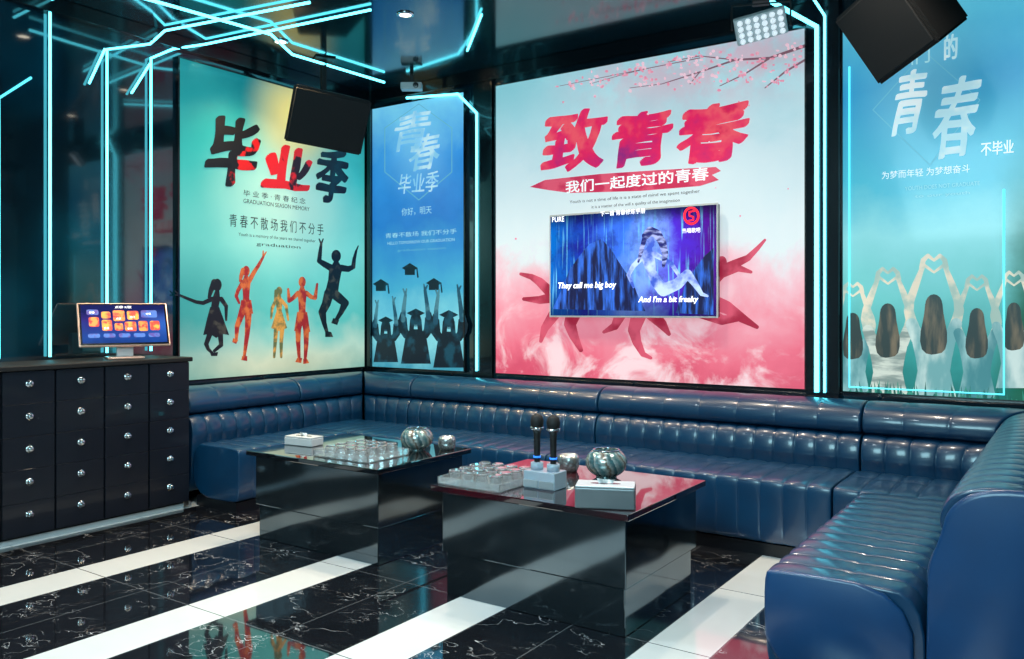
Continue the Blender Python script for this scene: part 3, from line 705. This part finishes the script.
def tissue(x,y,rz,label,w=.24,d=.13,h=.07,body='black',lid='silver'):
    r=root('tissue_box',label,'tissue box',(x,y,TH+.001),rz,'tissue boxes')
    box('body',(-w/2,-d/2,0),(w/2,d/2,h-.008),M[body],r,.006)
    box('lid',(-w/2+.002,-d/2+.002,h-.0075),(w/2-.002,d/2-.002,h),M[lid],r,.003)
    sl_=[( .065*math.cos(a*math.pi/12)*(1 if abs(math.cos(a*math.pi/12))<.9 else 1),.016*math.sin(a*math.pi/12)) for a in range(24)]
    raw('slot',[(p[0],p[1],h+.0004) for p in sl_],[tuple(range(24))],M['black'],r)
    vs=[];fs=[];N=12
    for i in range(N+1):
        t=i/N; xx=(t-.5)*.06
        for j,zz in enumerate((h+.001,h+.008,h+.018)):
            vs.append((xx*(1+.15*j),(.004+.005*j)*math.sin(t*9+j),zz+.004*math.sin(t*7)*(j>0)))
    for i in range(N):
        for j in range(2): a=i*3+j; fs.append((a,a+3,a+4,a+1))
    raw('tissue',vs,fs,M['white'],r,True)
tissue(-1.67,3.13,.42,'pale silver tissue box with dark slot and tissue',.25,.13,.095,'greymetal','silverplastic')
tissue(-3.96,3.50,.1,'low pale silver tissue box at table edge',.22,.11,.055,'silverplastic','silverplastic')
# ------------------------------------------------------------------ cabinet
CX=-5.03; CH=1.03
cab=root('drawer_cabinet','black drawer cabinet with chrome knobs','cabinet',(XL,1.94,0))
D=CX-XL
box('body',(.002,0,.05),(D-.02,1.5,CH-.031),M['black'],cab,.003)
box('plinth',(.002,.02,0),(D-.05,1.48,.049),M['plinth'],cab)
box('base_strip',(D-.049,.02,0),(D-.044,1.48,.03),M['silverplastic'],cab)
box('cabinet_top',(.002,-.01,CH-.03),(D+.02,1.51,CH),M['blackmatte'],cab,.006)
rows=[.0525+i*.189 for i in range(5)]
M['drawer']=simple('drawer_front_black',col(22,26,36),.3,0,5,coat=.25)
first=None
for c_ in range(5):
    for r_ in range(5):
        y0=.0+c_*.3+.005; z0=rows[r_]
        if first is None:
            d0=box('drawer',(0,0,0),(.019,.288,.187),M['drawer'],cab,.0012); d0.location=(D-.0195,y0,z0)
            k0=lathe('knob',[(0,.024),(.012,.024),(.0155,.020),(.0155,.014),(.007,.009),(.007,0),(0,0)],M['chrome'],d0,20,(.0192,.146,.115),'x'); k0['label']='round chrome knob'
            pl=lathe('knob_plate',[(.008,0),(.022,0),(.022,.002),(.008,.002)],M['chrome'],d0,20,(.0191,.146,.115),'x')
            first=d0
        else:
            n=first.copy(); COLL.objects.link(n); n.parent=cab; n.location=(D-.0195,y0,z0)
            for ch in first.children:
                m=ch.copy(); COLL.objects.link(m); m.parent=n
# touch monitor
tm=root('touch_monitor','rose-gold framed touch monitor with song menu on cabinet','monitor',(-5.20,3.07,CH+.001),math.radians(68))
sw,sh=.55,.32
tl=math.radians(-28)
def tilt(o): o.rotation_euler=(tl,0,0); o.location=(0,-.07,.085); return o
tilt(box('casing',(-sw/2,0,0),(sw/2,.020,sh),M['rosegold'],tm,.009,3))
tilt(box('bezel',(-sw/2+.010,-.003,.010),(sw/2-.010,.002,sh-.010),M['black'],tm,.002))
def am(g,u,v):
    n=g.noise(9,3)
    c=g.ramp(g.m('ADD',v,g.m('MULTIPLY',n,.4)),[(0,col(20,20,70)),(.4,col(30,70,150)),(.8,col(50,40,120)),(1,col(24,30,90))])
    return g.mix(g.m('MULTIPLY',g.blob(u,v,.5,.5,.5,.4),.5),c,col(50,120,220))
a_=art('touch_screen_ui',sw,sh,am,.8,.1,.3)
tilt(box('screen',(-sw/2+.022,-.005,.022),(sw/2-.022,-.0035,sh-.020),a_,tm))
def uimat(name,a,b,sc): return printed(name,a,.95,b,sc,.42,.58)
M['o1']=uimat('ui_orange',col(248,176,60),col(220,60,40),22); M['o2']=uimat('ui_blue',col(50,110,200),col(70,60,160),20); M['o3']=uimat('ui_red',col(214,30,40),col(250,150,60),24)
tiles=[('o2',-.22,.225,.07,.04),('o1',-.135,.20,.055,.05),('o3',-.065,.18,.07,.08),('o1',.02,.19,.07,.065),('o2',.105,.205,.10,.055),
       ('o3',-.21,.14,.06,.07),('o1',-.135,.11,.06,.08),('o3',-.06,.11,.05,.055),('o1',.0,.105,.07,.07),('o3',.085,.105,.055,.075),('o1',.155,.11,.06,.07),
       ('o2',-.22,.06,.07,.03),('o2',-.13,.06,.07,.03),('o2',-.04,.06,.07,.03),('o2',.05,.06,.07,.03),('o2',.14,.06,.07,.03)]
def rrect(x,z,w_,h_,c=.010): return [(x+c,z),(x+w_-c,z),(x+w_-c*.3,z+c*.3),(x+w_,z+c),(x+w_,z+h_-c),(x+w_-c*.3,z+h_-c*.3),(x+w_-c,z+h_),(x+c,z+h_),(x+c*.3,z+h_-c*.3),(x,z+h_-c),(x,z+c),(x+c*.3,z+c*.3)]
for (mm,x,z,w_,h_) in tiles: tilt(flat('menu_tile',[(rrect(x,z,w_,h_),-.0055)],M[mm],tm))
for k,(s,x,z) in enumerate((('点歌',-.05,.19),('排行',.035,.20),('歌星',-.125,.12),('新歌',.015,.115),('分类',.135,.225),('拼音',-.205,.235))):
    tilt(text('menu_lettering',s,(x,z,x+.032,z+.016),M['tvw'],tm,y=-.0065))
tilt(text('menu_lettering','点歌 K歌',(-.05,.274,.05,.293),M['tvw'],tm,y=-.0065))
box('stand',(-.11,-.08,0),(.11,.09,.014),M['rosegold'],tm,.005)
box('stand_neck',(-.05,-.025,.0135),(.05,.01,.16),M['silverplastic'],tm,.005)
# ------------------------------------------------------------------ ceiling devices
def speaker(label,loc,rz,rx,w=.62,h=.40,d=.36,ry=0):
    r=root('loudspeaker',label,'speaker',loc,rz,'hanging loudspeakers')
    vs=[(-w/2,-d/2,-h/2),(w/2,-d/2,-h/2),(w/2,-d/2,h/2),(-w/2,-d/2,h/2),(-w*.32,d/2,-h*.42),(w*.32,d/2,-h*.42),(w*.32,d/2,h*.42),(-w*.32,d/2,h*.42)]
    me=bpy.data.meshes.new('housing'); me.from_pydata(vs,[],[(0,1,2,3),(7,6,5,4),(0,4,5,1),(1,5,6,2),(2,6,7,3),(3,7,4,0)])
    bm=bmesh.new(); bm.from_mesh(me); bmesh.ops.recalc_face_normals(bm,faces=bm.faces); bmesh.ops.bevel(bm,geom=bm.edges[:],offset=.012,segments=2,affect='EDGES'); bm.to_mesh(me); bm.free()
    parts=[mesh_obj('housing',me,M['blackmatte'],r)]
    parts.append(box('grille',(-w/2+.02,-d/2-.012,-h/2+.02),(w/2-.02,-d/2-.001,h/2-.02),M['grille'],r,.005))
    for p in parts: p.rotation_euler=(rx,ry,0)
    top=ZC-loc[2]
    box('mounting_pole',(-.02,-.02,h*.30),(.02,.02,top-.012),M['blackmatte'],r)
    box('mounting_plate',(-.08,-.08,top-.012),(.08,.08,top-.001),M['blackmatte'],r,.003)
    return r
speaker('black loudspeaker hung near the yellow-lit poster',(-5.02,4.64,2.90),math.radians(62),math.radians(22),.62,.44,.40,math.radians(6))
speaker('black loudspeaker hung from ceiling by teal poster',(-.74,4.6,2.83),math.radians(-40),math.radians(30),.44,.42,.36,math.radians(-14))
# LED stage light
sl=root('stage_light','silver stage light panel with grid of lenses','stage light',(-1.60,4.97,3.05),math.radians(20))
ps=[box('housing',(-.15,-.0,-.08),(.15,.05,.08),M['silverplastic'],sl,.008)]
bm=bmesh.new()
for i in range(6):
    for j in range(4):
        q=bmesh.ops.create_cone(bm,cap_ends=True,segments=14,radius1=.014,radius2=.0165,depth=.010)
        for v in q['verts']: v.co=Vector((-.118+i*.047+v.co.x,-.006-v.co.z,-.056+j*.0375+v.co.y))
M['ledc']=emit('led_lens_white',col(225,232,238),.7)
ps.append(bm_obj('lens_grid',bm,M['ledc'],sl))
for p in ps: p.rotation_euler=(math.radians(35),math.radians(-12),0)
tube_mesh('yoke',[[(-.17,.02,0),(-.17,.03,.15),(.17,.03,.15),(.17,.02,0)]],.007,M['blackmatte'],sl)
box('ceiling_mount',(-.05,-.02,.15),(.05,.08,ZC-3.05-.001),M['blackmatte'],sl,.004)
sc=root('security_camera','small grey camera box under the ceiling','camera',(-4.72,5.36,ZC),math.radians(35))
box('housing',(-.09,-.05,-.14),(.09,.05,-.08),M['silverplastic'],sc,.010,3)
lathe('lens',[(0,.0),(.024,.0),(.024,.010),(.018,.012),(0,.007)],M['black'],sc,24,(.04,-.05,-.11),'y')
box('bracket',(-.015,-.015,-.085),(.015,.015,-.001),M['blackmatte'],sc,.003)
# recessed downlights with lamps
dl=[(-4.95,4.15,140,(1,.70,.36)),(-3.8,4.25,130,(1,.80,.60)),(-2.4,4.5,130,(1,.84,.66)),(-.9,4.0,120,(1,.86,.70)),(-4.6,3.0,120,(1,.78,.55)),(-3.2,2.3,110,(.8,.95,1)),(-1.6,2.0,110,(.8,.95,1)),(-4.8,1.2,90,(1,.85,.7)),(-2.2,.3,120,(.8,.95,1))]
p0=None
for (x,y,pw,c_) in dl:
    if p0 is None:
        r=root('downlight','small recessed round ceiling downlight','downlight',(x,y,ZC),0,'ceiling downlights')
        lathe('trim_ring',[(.040,-.001),(.058,-.001),(.058,-.008),(.044,-.012),(.040,-.008),(.040,-.001)],M['chrome'],r,28)
        lathe('lens',[(0,-.003),(.039,-.003),(.036,-.009),(0,-.010)],M['lens'],r,24)
        p0=r
    else: r=copy_tree(p0,(x,y,ZC))
    ld=bpy.data.lights.new('downlight_lamp','SPOT'); ld.energy=pw*1.3; ld.color=c_; ld.spot_size=math.radians(120); ld.spot_blend=.7; ld.shadow_soft_size=.06
    lo=bpy.data.objects.new('lamp',ld)
    lo.location=(x,y,ZC-.03); COLL.objects.link(lo)
def area(name,loc,tgt,size,e,c_):
    ld=bpy.data.lights.new(name,'AREA'); ld.energy=e; ld.size=size; ld.color=c_
    o=bpy.data.objects.new(name,ld); COLL.objects.link(o); o.location=loc
    o.rotation_euler=(Vector(tgt)-Vector(loc)).to_track_quat('-Z','Y').to_euler(); return o
area('added_fill_light',(-1.2,-.6,3.1),(-2.8,4.2,.6),1.8,210,(.50,.90,1))  # unseen soft fill, added high behind the camera to brighten the room
wd=bpy.data.worlds.new('world'); bpy.context.scene.world=wd; wd.use_nodes=True
wd.node_tree.nodes['Background'].inputs[0].default_value=(.3,.5,.6,1); wd.node_tree.nodes['Background'].inputs[1].default_value=.2
# ------------------------------------------------------------------ camera
cd=bpy.data.cameras.new('camera'); cam=bpy.data.objects.new('camera',cd); COLL.objects.link(cam)
cam.location=(0,0,H); cam.rotation_euler=(math.radians(90),0,A)
cd.sensor_width=36; cd.lens=FP/1024*36; cd.shift_y=-(329.5-HZ)/1024; cd.clip_start=.05
bpy.context.scene.camera=cam
